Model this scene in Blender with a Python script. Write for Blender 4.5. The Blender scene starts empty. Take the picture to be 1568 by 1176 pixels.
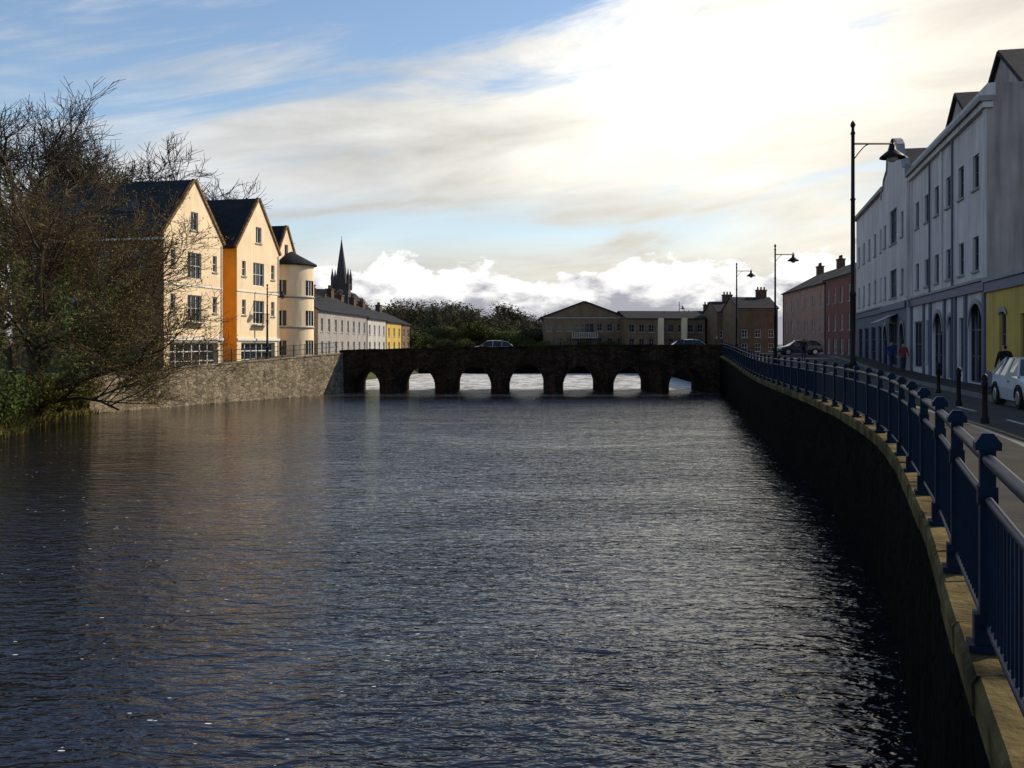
import bpy, math, random
import numpy as np
from mathutils import Vector, Matrix
random.seed(7)
sc=bpy.context.scene
F=1500.0; EYE=4.4
def PX(px,d): return (px-784)/F*d
def PZ(py,d): return EYE+(527-py)/F*d

# ---------------------------------------------------------------- materials
def mat(name,col,rough=0.8,var=0.25,scale=1.5,bump=0.0,bscale=8.0,metal=0.0,col2=None,stone=None,streak=0.0,spec=0.2):
    m=bpy.data.materials.new(name); m.use_nodes=True
    nt=m.node_tree; N=nt.nodes; L=nt.links
    bs=N['Principled BSDF']; bs.inputs['Roughness'].default_value=rough; bs.inputs['Metallic'].default_value=metal
    bs.inputs['Specular IOR Level'].default_value=spec
    geo=N.new('ShaderNodeNewGeometry')
    n=N.new('ShaderNodeTexNoise'); n.inputs['Scale'].default_value=scale; n.inputs['Detail'].default_value=5; n.inputs['Roughness'].default_value=.6
    L.new(geo.outputs['Position'],n.inputs['Vector'])
    r=N.new('ShaderNodeMapRange'); r.inputs['From Min'].default_value=.3; r.inputs['From Max'].default_value=.7
    L.new(n.outputs['Fac'],r.inputs['Value'])
    mx=N.new('ShaderNodeMix'); mx.data_type='RGBA'
    c2=col2 if col2 else [max(0,c*(1-var)) for c in col]
    c1=col if col2 else [min(1,c*(1+var*.5)) for c in col]
    mx.inputs[6].default_value=(*c1,1); mx.inputs[7].default_value=(*c2,1)
    L.new(r.outputs[0],mx.inputs[0]); out=mx.outputs[2]
    hsock=None
    if streak>0:
        mp=N.new('ShaderNodeMapping'); mp.inputs['Scale'].default_value=(2.2,2.2,.18)
        L.new(geo.outputs['Position'],mp.inputs['Vector'])
        n2=N.new('ShaderNodeTexNoise'); n2.inputs['Scale'].default_value=1.3; n2.inputs['Detail'].default_value=5
        L.new(mp.outputs[0],n2.inputs['Vector'])
        r2=N.new('ShaderNodeMapRange'); r2.inputs['From Min'].default_value=.42; r2.inputs['From Max'].default_value=.72
        r2.inputs['To Min'].default_value=1; r2.inputs['To Max'].default_value=1-streak
        L.new(n2.outputs['Fac'],r2.inputs['Value'])
        mm=N.new('ShaderNodeMix'); mm.data_type='RGBA'; mm.blend_type='MULTIPLY'; mm.inputs[0].default_value=1
        L.new(out,mm.inputs[6]); L.new(r2.outputs[0],mm.inputs[7]); out=mm.outputs[2]
    if stone:
        mp=N.new('ShaderNodeMapping'); mp.inputs['Scale'].default_value=(stone,stone,stone*1.7)
        L.new(geo.outputs['Position'],mp.inputs['Vector'])
        v=N.new('ShaderNodeTexVoronoi'); v.inputs['Scale'].default_value=1; L.new(mp.outputs[0],v.inputs['Vector'])
        v2=N.new('ShaderNodeTexVoronoi'); v2.feature='DISTANCE_TO_EDGE'; v2.inputs['Scale'].default_value=1; L.new(mp.outputs[0],v2.inputs['Vector'])
        r3=N.new('ShaderNodeMapRange'); r3.inputs['From Max'].default_value=.08; r3.inputs['To Min'].default_value=.35
        L.new(v2.outputs['Distance'],r3.inputs['Value'])
        sp=N.new('ShaderNodeSeparateColor'); L.new(v.outputs['Color'],sp.inputs[0])
        r4=N.new('ShaderNodeMapRange'); r4.inputs['To Min'].default_value=.6; r4.inputs['To Max'].default_value=1.35
        L.new(sp.outputs[0],r4.inputs['Value'])
        ml=N.new('ShaderNodeMath'); ml.operation='MULTIPLY'; L.new(r3.outputs[0],ml.inputs[0]); L.new(r4.outputs[0],ml.inputs[1])
        mm=N.new('ShaderNodeMix'); mm.data_type='RGBA'; mm.blend_type='MULTIPLY'; mm.inputs[0].default_value=1
        L.new(out,mm.inputs[6]); L.new(ml.outputs[0],mm.inputs[7]); out=mm.outputs[2]; hsock=r3.outputs[0]
    L.new(out,bs.inputs['Base Color'])
    if bump>0:
        bp=N.new('ShaderNodeBump'); bp.inputs['Strength'].default_value=bump; bp.inputs['Distance'].default_value=.05
        if hsock: L.new(hsock,bp.inputs['Height'])
        else:
            n3=N.new('ShaderNodeTexNoise'); n3.inputs['Scale'].default_value=bscale; n3.inputs['Detail'].default_value=4
            L.new(geo.outputs['Position'],n3.inputs['Vector']); L.new(n3.outputs['Fac'],bp.inputs['Height'])
        L.new(bp.outputs[0],bs.inputs['Normal'])
    return m
MT={}
MT['cream']=mat('cream_render',(.84,.66,.44),.85,.12,.6,streak=.12)
MT['amber']=mat('amber_render',(.80,.42,.06),.85,.15,.8,streak=.15)
MT['orange']=mat('orange_panel',(.78,.22,.02),.6,.15,.8)
MT['brownbrick']=mat('brown_brick',(.22,.125,.06),.9,.3,2.5,stone=3.2)
MT['slate']=mat('slate_roof',(.03,.031,.036),.9,.35,1.2,bump=.3,bscale=5,spec=.1)
MT['white']=mat('white_frame_paint',(.7,.7,.68),.5,.08,3)
MT['lilac']=mat('painted_white_render',(.58,.54,.53),.85,.14,.5,streak=.32)
MT['endwall']=mat('weathered_render',(.40,.33,.31),.9,.3,.35,streak=.4)
MT['bluegrey']=mat('blue_grey_plinth_paint',(.10,.115,.16),.7,.15,1)
MT['bluefascia']=mat('blue_fascia_paint',(.025,.045,.13),.5,.15,2)
MT['yellow']=mat('yellow_render',(.52,.36,.08),.8,.15,.7,streak=.25)
MT['pink']=mat('pink_brick_render',(.36,.21,.16),.85,.2,.8,streak=.2)
MT['red']=mat('red_render',(.20,.08,.065),.85,.2,.8,streak=.2)
MT['greyhouse']=mat('grey_render',(.30,.28,.26),.85,.2,.6,streak=.25)
MT['palehouse']=mat('pale_grey_render',(.44,.42,.39),.85,.2,.6,streak=.25)
MT['tan']=mat('tan_stone',(.17,.115,.07),.9,.3,1,streak=.2)
MT['cornice']=mat('grey_stone_trim',(.28,.27,.27),.8,.2,2)
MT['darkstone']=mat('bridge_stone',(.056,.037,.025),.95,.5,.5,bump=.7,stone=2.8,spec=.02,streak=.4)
MT['wallstone']=mat('quay_wall_stone',(.27,.22,.15),.95,.3,.8,bump=.8,stone=2.8,streak=.35)
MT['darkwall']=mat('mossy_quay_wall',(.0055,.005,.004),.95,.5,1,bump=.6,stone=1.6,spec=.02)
MT['coping']=mat('coping_stone',(.20,.15,.065),.9,.35,1.9,col2=(.012,.012,.008),bump=.5,bscale=15,spec=.03)  # dark patches put railing-post shade, along with moss, into the stone colour
MT['asphalt']=mat('asphalt',(.045,.043,.042),.9,.3,.7,bump=.3,bscale=40)
MT['paving']=mat('paving_concrete',(.055,.05,.045),.95,.3,1.5,bump=.2,bscale=20,spec=.05)
MT['kerb']=mat('kerb_stone',(.16,.15,.14),.9,.2,2)
MT['ylw']=mat('yellow_line_paint',(.30,.2,.045),.7,.4,6)
MT['wht']=mat('white_line_paint',(.45,.45,.43),.7,.4,6)
MT['grass']=mat('grass_ground',(.055,.07,.025),.95,.4,.8,bump=.6,bscale=6)
MT['ground']=mat('ground_earth',(.10,.095,.07),.95,.3,.2)
MT['railblue']=mat('blue_railing_paint',(.001,.010,.030),.5,.4,8,spec=.14)
MT['black']=mat('black_iron_paint',(.008,.008,.010),.5,.2,5,spec=.15)
MT['lampglass']=mat('lantern_glass',(.35,.35,.33),.2,.1,3,spec=.5)
MT['bark']=mat('bark',(.085,.06,.04),.95,.4,3,bump=.5,bscale=12)
MT['twig']=mat('twig_bark',(.13,.088,.05),.95,.35,2)
MT['darktwig']=mat('dark_twig_bark',(.075,.058,.045),.95,.35,2)
MT['fartwig']=mat('far_twig_bark',(.13,.098,.07),.95,.35,.2)  # twig colour lightened to stand in for distance haze
MT['chimney']=mat('chimney_brick',(.10,.06,.04),.9,.3,3)
MT['door']=mat('dark_blue_door_paint',(.02,.03,.07),.4,.2,3)
MT['spirestone']=mat('spire_stone',(.07,.06,.062),.95,.2,.5)
MT['rubber']=mat('tyre_rubber',(.015,.015,.015),.9,.1,3)
MT['hub']=mat('wheel_alloy',(.4,.4,.42),.3,.1,3,metal=.7)
MT['carwhite']=mat('white_car_paint',(.55,.56,.58),.25,.06,2,spec=.6)
MT['cardark']=mat('dark_blue_car_paint',(.03,.035,.05),.2,.05,2,spec=.6)
MT['carsilver']=mat('silver_car_paint',(.22,.23,.25),.25,.05,2,metal=.5)
MT['redlamp']=mat('car_tail_lens',(.35,.01,.01),.2,.1,3)
MT['lens']=mat('car_head_lens',(.6,.62,.65),.1,.1,3)
def leafm(name,a,b,sc_=1.2): return mat(name,a,.8,.3,sc_,col2=b,spec=.1)
MT['leafolive']=leafm('olive_leaves',(.22,.175,.045),(.08,.07,.022))
MT['leafgreen']=leafm('green_leaves',(.12,.15,.03),(.035,.052,.016))
MT['leafdull']=leafm('dull_green_leaves',(.115,.105,.045),(.055,.052,.028),.25)
MT['glass']=mat('window_glass',(.018,.021,.027),.08,.4,.6,spec=.45)

# ---------------------------------------------------------------- builder
class Fr:
    def __init__(s,ox,oy,ux,uy,vx,vy):
        l=math.hypot(ux,uy); s.o=(ox,oy); s.u=(ux/l,uy/l); l=math.hypot(vx,vy); s.v=(vx/l,vy/l)
    def p(s,u,v,z): return (s.o[0]+u*s.u[0]+v*s.v[0], s.o[1]+u*s.u[1]+v*s.v[1], z)
    def side(s,u,v,neg=False):
        x,y,_=s.p(u,v,0)
        return Fr(x,y,s.v[0],s.v[1],s.u[0]*(-1 if neg else 1),s.u[1]*(-1 if neg else 1))
ID=Fr(0,0,1,0,0,1)
class B:
    def __init__(s): s.v=[];s.f=[];s.m=[];s.mats=[]; s.smooth=[]
    def mi(s,k):
        if k not in s.mats: s.mats.append(k)
        return s.mats.index(k)
    def poly(s,pts,k,sm=False):
        n=len(s.v); s.v.extend([tuple(p) for p in pts]); s.f.append(list(range(n,n+len(pts)))); s.m.append(s.mi(k)); s.smooth.append(sm)
    def box(s,fr,u0,u1,v0,v1,z0,z1,k):
        P=[fr.p(u,v,z) for z in (z0,z1) for (u,v) in ((u0,v0),(u1,v0),(u1,v1),(u0,v1))]
        n=len(s.v); s.v.extend(P); i=s.mi(k)
        for q in ((0,1,2,3),(4,5,6,7),(0,1,5,4),(1,2,6,5),(2,3,7,6),(3,0,4,7)):
            s.f.append([n+a for a in q]); s.m.append(i); s.smooth.append(False)
    def slab(s,pts,t,k):
        a=Vector(pts[0]);nrm=(Vector(pts[1])-a).cross(Vector(pts[2])-a).normalized()
        if nrm.z<0: nrm=-nrm
        top=[tuple(Vector(p)+nrm*t) for p in pts]; n=len(pts)
        s.poly(top,k); s.poly(pts[::-1],k)
        for i in range(n):
            j=(i+1)%n; s.poly([pts[i],pts[j],top[j],top[i]],k)
    def tube(s,pts,rad,n,k,sm=True,cap=False):
        i=s.mi(k); base=len(s.v); N=len(pts)
        for a in range(N):
            p=Vector(pts[a]); d=(Vector(pts[min(a+1,N-1)])-Vector(pts[max(a-1,0)]))
            if d.length<1e-9: d=Vector((0,0,1))
            d.normalize(); ref=Vector((1,0,0)) if abs(d.x)<.8 else Vector((0,1,0))
            x=d.cross(ref).normalized(); y=d.cross(x)
            for j in range(n):
                t=2*math.pi*j/n; q=p+(x*math.cos(t)+y*math.sin(t))*rad[a]; s.v.append(tuple(q))
        for a in range(N-1):
            for j in range(n):
                j2=(j+1)%n
                s.f.append([base+a*n+j,base+a*n+j2,base+(a+1)*n+j2,base+(a+1)*n+j]); s.m.append(i); s.smooth.append(sm)
        if cap:
            s.f.append([base+j for j in range(n)]); s.m.append(i); s.smooth.append(False)
            s.f.append([base+(N-1)*n+j for j in range(n)]); s.m.append(i); s.smooth.append(False)
    def lathe(s,c,prof,n,k,sm=True,a0=0,a1=2*math.pi):
        base=len(s.v); i=s.mi(k); full=abs(a1-a0-2*math.pi)<1e-6; nn=n if full else n+1
        for (r,z) in prof:
            for j in range(nn):
                t=a0+(a1-a0)*j/n; s.v.append((c[0]+r*math.cos(t),c[1]+r*math.sin(t),c[2]+z))
        for a in range(len(prof)-1):
            for j in range(n):
                j2=(j+1)%nn if full else j+1
                s.f.append([base+a*nn+j,base+a*nn+j2,base+(a+1)*nn+j2,base+(a+1)*nn+j]); s.m.append(i); s.smooth.append(sm)
    def grid(s,rows,k,sm=False):
        base=len(s.v); n=len(rows[0]); i=s.mi(k) if isinstance(k,str) else None
        for r in rows: s.v.extend([tuple(p) for p in r])
        for a in range(len(rows)-1):
            for j in range(n-1):
                s.f.append([base+a*n+j,base+a*n+j+1,base+(a+1)*n+j+1,base+(a+1)*n+j])
                s.m.append(i if i is not None else s.mi(k[j])); s.smooth.append(sm)
    def make(s,name,recenter=True,parent=None):
        me=bpy.data.meshes.new(name)
        loc=Vector((0,0,0)); V=s.v
        if recenter:
            A=np.array(s.v); mn=A.min(0); mx=A.max(0); loc=Vector(((mn[0]+mx[0])/2,(mn[1]+mx[1])/2,mn[2]))
            V=(A-np.array(loc)).tolist()
        me.from_pydata(V,[],s.f)
        for k in s.mats: me.materials.append(MT[k])
        me.polygons.foreach_set('material_index',s.m); me.polygons.foreach_set('use_smooth',s.smooth)
        me.update()
        o=bpy.data.objects.new(name,me); o.location=loc; sc.collection.objects.link(o)
        if parent: o.parent=parent
        return o

def window(b,fr,ua,ub,za,zb,v,rec=.16,fk='white',nx=2,ny=2,gk='glass',wk='white',sill=True,fw=.07):
    r=v+rec
    for q in ([(ua,v,za),(ub,v,za),(ub,r,za),(ua,r,za)],[(ua,v,zb),(ub,v,zb),(ub,r,zb),(ua,r,zb)],
              [(ua,v,za),(ua,v,zb),(ua,r,zb),(ua,r,za)],[(ub,v,za),(ub,v,zb),(ub,r,zb),(ub,r,za)]):
        b.poly([fr.p(*t) for t in q],wk)
    b.poly([fr.p(*t) for t in ((ua,r,za),(ub,r,za),(ub,r,zb),(ua,r,zb))],gk)
    f0,f1=r-.06,r-.004
    b.box(fr,ua+.003,ua+fw,f0,f1,za+.003,zb-.003,fk); b.box(fr,ub-fw,ub-.003,f0,f1,za+.003,zb-.003,fk)
    b.box(fr,ua+fw,ub-fw,f0,f1,za+.003,za+fw,fk); b.box(fr,ua+fw,ub-fw,f0,f1,zb-fw,zb-.003,fk)
    g=fw*.6
    for i in range(1,nx):
        u=ua+(ub-ua)*i/nx; b.box(fr,u-g/2,u+g/2,f0+.01,f1,za+fw,zb-fw,fk)
    for i in range(1,ny):
        z=za+(zb-za)*i/ny; b.box(fr,ua+fw,ub-fw,f0+.013,f1-.003,z-g/2,z+g/2,fk)
    if sill: b.box(fr,ua-.1,ub+.1,v-.08,v+.02,za-.1,za-.003,'cornice')

def wall(b,fr,u0,u1,z0,z1,v,wins,k):
    us=sorted(set([u0,u1]+[w['u'][0] for w in wins]+[w['u'][1] for w in wins])); us=[u for u in us if u0-1e-6<=u<=u1+1e-6]
    zs=sorted(set([z0,z1]+[w['z'][0] for w in wins]+[w['z'][1] for w in wins]))
    for i in range(len(us)-1):
        for j in range(len(zs)-1):
            cu=(us[i]+us[i+1])/2; cz=(zs[j]+zs[j+1])/2
            if any(w['u'][0]<cu<w['u'][1] and w['z'][0]<cz<w['z'][1] for w in wins): continue
            b.poly([fr.p(us[i],v,zs[j]),fr.p(us[i+1],v,zs[j]),fr.p(us[i+1],v,zs[j+1]),fr.p(us[i],v,zs[j+1])],k)
    for w in wins:
        kw={a:w[a] for a in ('rec','fk','nx','ny','gk','sill','fw') if a in w}
        window(b,fr,*w['u'],*w['z'],v,wk=w.get('wk',k),**kw)
        if w.get('arch'):
            ua,ub=w['u']; zb=w['z'][1]; R=(ub-ua)/2; um=(ua+ub)/2; h=min(R,w['arch'])
            for sg in (-1,1):
                pts=[(um+sg*R*math.cos(t),zb-h+h*math.sin(t)) for t in [math.pi/2*i/8 for i in range(9)]]
                for i in range(8):
                    b.poly([fr.p(pts[i][0],v+.003,pts[i][1]),fr.p(pts[i+1][0],v+.003,pts[i+1][1]),fr.p(pts[i+1][0],v+.003,zb),fr.p(pts[i][0],v+.003,zb)],k)
            for i in range(16):
                t0=math.pi*i/16; t1=math.pi*(i+1)/16
                q=[(um+R*math.cos(t0),zb-h+h*math.sin(t0)),(um+R*math.cos(t1),zb-h+h*math.sin(t1)),(um+(R+.2)*math.cos(t1),zb-h+(h+.2)*math.sin(t1)),(um+(R+.2)*math.cos(t0),zb-h+(h+.2)*math.sin(t0))]
                b.poly([fr.p(a,v-.05,c) for a,c in q],'cornice')
def Wn(u,w,za,zb,**k): 
    d=dict(u=(u-w/2,u+w/2),z=(za,zb)); d.update(k); return d

def gable(b,fr,u0,u1,ze,zp,v,k,hole=None,**kw):
    um=(u0+u1)/2
    def ed(u): return ze+(zp-ze)*(1-abs(u-um)/(um-u0))
    P=lambda a:[fr.p(u,v,z) for u,z in a]
    if hole:
        ua,ub,za,zb=hole
        b.poly(P([(u0,ze),(ua,ze),(ua,ed(ua))]),k); b.poly(P([(ub,ze),(u1,ze),(ub,ed(ub))]),k)
        b.poly(P([(ua,zb),(ub,zb),(ub,ed(ub)),(um,zp),(ua,ed(ua))]),k)
        if za>ze: b.poly(P([(ua,ze),(ub,ze),(ub,za),(ua,za)]),k)
        window(b,fr,ua,ub,za,zb,v,wk=k,**kw)
    else: b.poly(P([(u0,ze),(u1,ze),(um,zp)]),k)
def roof_v(b,fr,u0,u1,v0,v1,ze,zp,k='slate',oh=.25,t=.14):
    um=(u0+u1)/2; sl=(zp-ze)/(um-u0)
    b.slab([fr.p(u0-oh,v0,ze-oh*sl),fr.p(um,v0,zp),fr.p(um,v1,zp),fr.p(u0-oh,v1,ze-oh*sl)],t,k)
    b.slab([fr.p(u1+oh,v0,ze-oh*sl),fr.p(um,v0,zp),fr.p(um,v1,zp),fr.p(u1+oh,v1,ze-oh*sl)],t,k)
def roof_u(b,fr,u0,u1,v0,v1,ze,zp,k='slate',oh=.25,t=.14):
    vm=(v0+v1)/2; sl=(zp-ze)/(vm-v0)
    b.slab([fr.p(u0,v0-oh,ze-oh*sl),fr.p(u0,vm,zp),fr.p(u1,vm,zp),fr.p(u1,v0-oh,ze-oh*sl)],t,k)
    b.slab([fr.p(u0,v1+oh,ze-oh*sl),fr.p(u0,vm,zp),fr.p(u1,vm,zp),fr.p(u1,v1+oh,ze-oh*sl)],t,k)
def chimney(b,fr,u,v,z0,z1,w=1.4,d=.7,pots=3,k='chimney'):
    b.box(fr,u-w/2,u+w/2,v-d/2,v+d/2,z0,z1,k); b.box(fr,u-w/2-.07,u+w/2+.07,v-d/2-.07,v+d/2+.07,z1,z1+.15,k)
    for i in range(pots):
        x=u-w/2+w*(i+.5)/pots; p=fr.p(x,v,z1+.15)
        b.lathe(p,[(.13,0),(.1,.4),(.13,.42),(0,.42)],8,'chimney')
def house(name,fr,L,D,zg,ze,ridge,k,rows,chs=()):
    b=B(); wins=[]
    for (n,w,za,zb,off) in rows:
        for i in range(n): wins.append(Wn(L*(i+.5)/n+off,w,za,zb))
    wall(b,fr,0,L,zg-1,ze,0,wins,k)
    b.poly([fr.p(0,D,zg-1),fr.p(L,D,zg-1),fr.p(L,D,ze),fr.p(0,D,ze)],k)
    for u in (0,L):
        b.poly([fr.p(u,0,zg-1),fr.p(u,D,zg-1),fr.p(u,D,ze),fr.p(u,D/2,ze+ridge),fr.p(u,0,ze)],k)
    roof_u(b,fr,-.1,L+.1,0,D,ze,ze+ridge)
    b.box(fr,-.02,L+.02,-.12,-.003,ze-.18,ze-.03,'cornice')
    b.tube([fr.p(L-.2,-.08,ze-.2),fr.p(L-.2,-.08,zg)],[.05,.05],6,'black')
    for u in chs: chimney(b,fr,u,D/2,ze+ridge-.6,ze+ridge+1.0)
    return b

# ---------------------------------------------------------------- terrain curves
rp=np.array([(-6,-1.5),(0,.75),(4.1,2.15),(5.4,2.62),(7,3.2),(9,3.95),(11.5,4.8),(14.5,5.8),(17.6,6.75),(21,7.6),(25.7,8.6),(32,9.7),(43,11.4),(57,13.7),(70,15.9),(88,18.8),(96,19.9),(145,22)])
YS=np.arange(-5,145,.25); XS=np.interp(YS,rp[:,0],rp[:,1])
kern=np.exp(-np.linspace(-2,2,13)**2); kern/=kern.sum()
XS=np.convolve(np.pad(XS,6,mode='reflect',reflect_type='odd'),kern,'valid')
def R(y): return float(np.interp(y,YS,XS))
def ZG(y):
    t=min(1,max(0,(y-45)/43)); t=t*t*(3-2*t); return 2.7+.65*t
def ZL(y):
    t=min(1,max(0,(y-60)/28)); return 2.05+1.25*t
lp=np.array([(-5,-24),(40,-23.5),(48,-24.5),(58,-27.5),(63,-26.6),(88,-15.2),(96,-16),(120,-18),(145,-14)])
def XL(y): return float(np.interp(y,lp[:,0],lp[:,1]))
def FX(y): return 19.4+.236*(y-40)

b=B(); rows=[]
ys=[-60,-5.2,-5]+[float(y) for y in range(0,62,2)]+[62.0,62.5]+[float(y) for y in range(64,146,2)]+[147,148]
for y in ys+[200,400,1200,4000]:
    if y<-5.1 or y>147.5:
        z=2.5 if y<0 else 3.0
        xl,xr=XL(max(-5,min(145,y))),R(max(-5,min(144,y)))
        rows.append([(-4000,y,z),(xl-7,y,z),(xl-3,y,z),(xl,y,z),(xl+.01,y,z),(xr-.01,y,z),(xr,y,z),(xr+30,y,z),(4000,y,z)])
    else:
        wallsec=62.2<y<97
        xl=XL(y)-(.45 if wallsec else 0); zl=ZL(y); xr=R(min(y,144))+.12; z=ZG(y)-.17
        ze=zl if wallsec else .25
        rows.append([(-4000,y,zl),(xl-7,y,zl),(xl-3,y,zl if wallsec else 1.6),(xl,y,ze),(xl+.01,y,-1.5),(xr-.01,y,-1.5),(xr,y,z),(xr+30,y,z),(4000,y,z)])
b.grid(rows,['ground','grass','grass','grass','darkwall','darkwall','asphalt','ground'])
b.make('ground',False)

def strip(name,ya,yb,step,fa,fb,k,dz,kerbk=None,kside=0,drop=.17):
    b=B(); rows=[]; y=ya
    while y<=yb+1e-6:
        a,c=fa(y),fb(y); z=ZG(y)+dz
        if kside==1: rows.append([(a,y,z-drop),(a,y,z),(c-.15,y,z),(c,y,z),(c,y,z-drop)])
        elif kside==-1: rows.append([(a,y,z-drop),(a,y,z),(a+.15,y,z),(c,y,z),(c,y,z-drop)])
        else: rows.append([(a,y,z),(c,y,z)])
        y+=step
    if kside==1: b.grid(rows,[k,k,'kerb','kerb'])
    elif kside==-1: b.grid(rows,['kerb','kerb',k,k])
    else: b.grid(rows,k)
    return b.make(name,False)
strip('footpath',-4,86,1,lambda y:R(y)+.3,lambda y:R(y)+2.3,'paving',0,kside=1)
strip('footpath.001',-4,120,1,lambda y:FX(y)-1.9,lambda y:FX(y)+.4,'paving',0,kside=-1)
strip('road',-4,125,1,lambda y:R(y)+2.28,lambda y:FX(y)-1.88,'asphalt',-.155)
strip('road_edge_line',-4,84,1,lambda y:R(y)+2.6,lambda y:R(y)+2.7,'ylw',-.149)
strip('road_edge_line.001',-4,84,1,lambda y:R(y)+2.8,lambda y:R(y)+2.9,'ylw',-.149)
b=B(); y=2.0
while y<84:
    rows=[]
    for yy in (y,y+1,y+2):
        c=(R(yy)+2.3+FX(yy)-1.9)/2; rows.append([(c-.06,yy,ZG(yy)-.149),(c+.06,yy,ZG(yy)-.149)])
    b.grid(rows,'wht'); y+=5
b.make('road_centre_line',False)

# quay wall right + coping
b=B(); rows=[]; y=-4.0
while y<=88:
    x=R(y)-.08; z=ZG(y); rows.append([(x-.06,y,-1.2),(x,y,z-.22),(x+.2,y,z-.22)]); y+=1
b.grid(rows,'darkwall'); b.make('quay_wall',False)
b=B(); y=-4.0; rnd=random.Random(2)
while y<87.5:
    y2=min(y+1.0,87.8)-.02; j=rnd.uniform(-.015,.015); jz=rnd.uniform(-.008,.008)
    pr=[(-.125+j,-.20),(-.13+j,-.03),(-.10+j,.01+jz),(.27,.02+jz),(.27,-.2)]
    rows=[[(R(q)+o,q,ZG(q)+dz) for o,dz in pr] for q in (y,(y+y2)/2,y2)]
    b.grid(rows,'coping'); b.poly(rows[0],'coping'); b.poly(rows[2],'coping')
    y+=1.0
b.make('quay_coping',False)

# railing right
b=B()
Y=np.arange(-3,86.5,.02); X=np.array([R(t) for t in Y]); seg=np.hypot(np.diff(X),np.diff(Y)); S=np.concatenate([[0],np.cumsum(seg)])
def at(s): return float(np.interp(s,S,X)),float(np.interp(s,S,Y))
ph=float(np.interp(5.4,Y,S))%2.0
posts=np.arange(ph,S[-1],2.0)
for s0 in posts:
    x,y=at(s0); x2,y2=at(min(s0+.1,S[-1])); fr=Fr(x,y,x2-x,y2-y,(y2-y),-(x2-x)); z=ZG(y)+.02
    b.box(fr,-.09,.09,-.10,.10,z,z+.035,'railblue'); b.box(fr,-.06,.06,-.07,.065,z+.035,z+.2,'railblue')
    b.box(fr,-.04,.04,-.04,.04,z+.2,z+1.1,'railblue'); b.box(fr,-.05,.05,-.05,.05,z+.80,z+.90,'railblue')
    b.box(fr,-.066,.066,-.066,.066,z+1.1,z+1.14,'railblue')
    q=[fr.p(a*.066,c*.066,z+1.14) for a,c in ((-1,-1),(1,-1),(1,1),(-1,1))]; q2=[fr.p(a*.028,c*.028,z+1.19) for a,c in ((-1,-1),(1,-1),(1,1),(-1,1))]
    for i in range(4): b.poly([q[i],q[(i+1)%4],q2[(i+1)%4],q2[i]],'railblue')
    b.poly(q2,'railblue')
for h,r in ((1.05,.034),(.83,.022),(.14,.022)):
    pts=[at(s) for s in np.arange(ph,posts[-1]+.01,.5)]
    b.tube([(x,y,ZG(y)+h+.02) for x,y in pts],[r]*len(pts),8,'railblue')
for s0 in np.arange(ph,posts[-1],.125):
    x,y=at(s0); b.tube([(x,y,ZG(y)+.15),(x,y,ZG(y)+.85)],[.010,.010],4,'railblue',False)
b.make('quay_railing',False)

# left quay wall with coping + fence
b=B(); rows=[]; y=62.0; WT=.22
while y<=88.01:
    x=XL(y); z=ZL(y); rows.append([(x+.1,y,-1.2),(x,y,z+WT),(x-.45,y,z+WT),(x-.45,y,z-.3)]); y+=1
b.grid(rows,'wallstone'); b.poly([(XL(62)+.1,62,-1.2),(XL(62),62,ZL(62)+WT),(XL(62)-.45,62,ZL(62)+WT),(XL(62)-.45,62,-1.2)],'wallstone')
rows=[[(XL(q)+.06,q,ZL(q)+WT+.002),(XL(q)+.06,q,ZL(q)+WT+.1),(XL(q)-.5,q,ZL(q)+WT+.1),(XL(q)-.5,q,ZL(q)+WT+.002)] for q in np.arange(62,88.1,1)]
b.grid(rows,'wallstone'); b.make('stone_river_wall',False)
b=B(); q=62.2
while q<87.9:
    x=XL(q)-.2; z=ZL(q)+WT+.1; b.tube([(x,q,z),(x,q,z+1.0)],[.035,.035],6,'railblue'); q+=1.4
AR=np.arange(62.2,88,.8)
for h in (.95,.55,.15): b.tube([(XL(q)-.2,q,ZL(q)+WT+.1+h) for q in AR],[.022]*len(AR),5,'railblue')
for q in np.arange(62.2,87.8,.16): b.tube([(XL(q)-.2,q,ZL(q)+WT+.25),(XL(q)-.2,q,ZL(q)+WT+1.05)],[.008,.008],3,'railblue',False)
b.make('riverside_fence',False)

# ---------------------------------------------------------------- water
m=bpy.data.materials.new('river_water'); m.use_nodes=True; nt=m.node_tree; N=nt.nodes; L=nt.links
bs=N['Principled BSDF']; bs.inputs['Base Color'].default_value=(.008,.007,.011,1); bs.inputs['Roughness'].default_value=.06; bs.inputs['IOR'].default_value=1.35
geo=N.new('ShaderNodeNewGeometry')
def nz(scale,sx,sy,det,rot=0,dist=0):
    mp=N.new('ShaderNodeMapping'); mp.inputs['Scale'].default_value=(sx,sy,1); mp.inputs['Rotation'].default_value=(0,0,rot)
    L.new(geo.outputs['Position'],mp.inputs['Vector'])
    n=N.new('ShaderNodeTexNoise'); n.inputs['Scale'].default_value=scale; n.inputs['Detail'].default_value=det; n.inputs['Distortion'].default_value=dist
    L.new(mp.outputs[0],n.inputs['Vector']); return n.outputs['Fac']
def ma(op,a,bv):
    x=N.new('ShaderNodeMath'); x.operation=op
    for i,q in enumerate((a,bv)):
        if hasattr(q,'links'): L.new(q,x.inputs[i])
        else: x.inputs[i].default_value=q
    return x.outputs[0]
a1=nz(1.2,.7,1.7,3,.12,.6); a2=nz(3.0,.75,1.5,3,-.15,.6); a3=nz(.22,1,1.4,1,.1); a4=nz(8,.8,1.3,1,.2)
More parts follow.
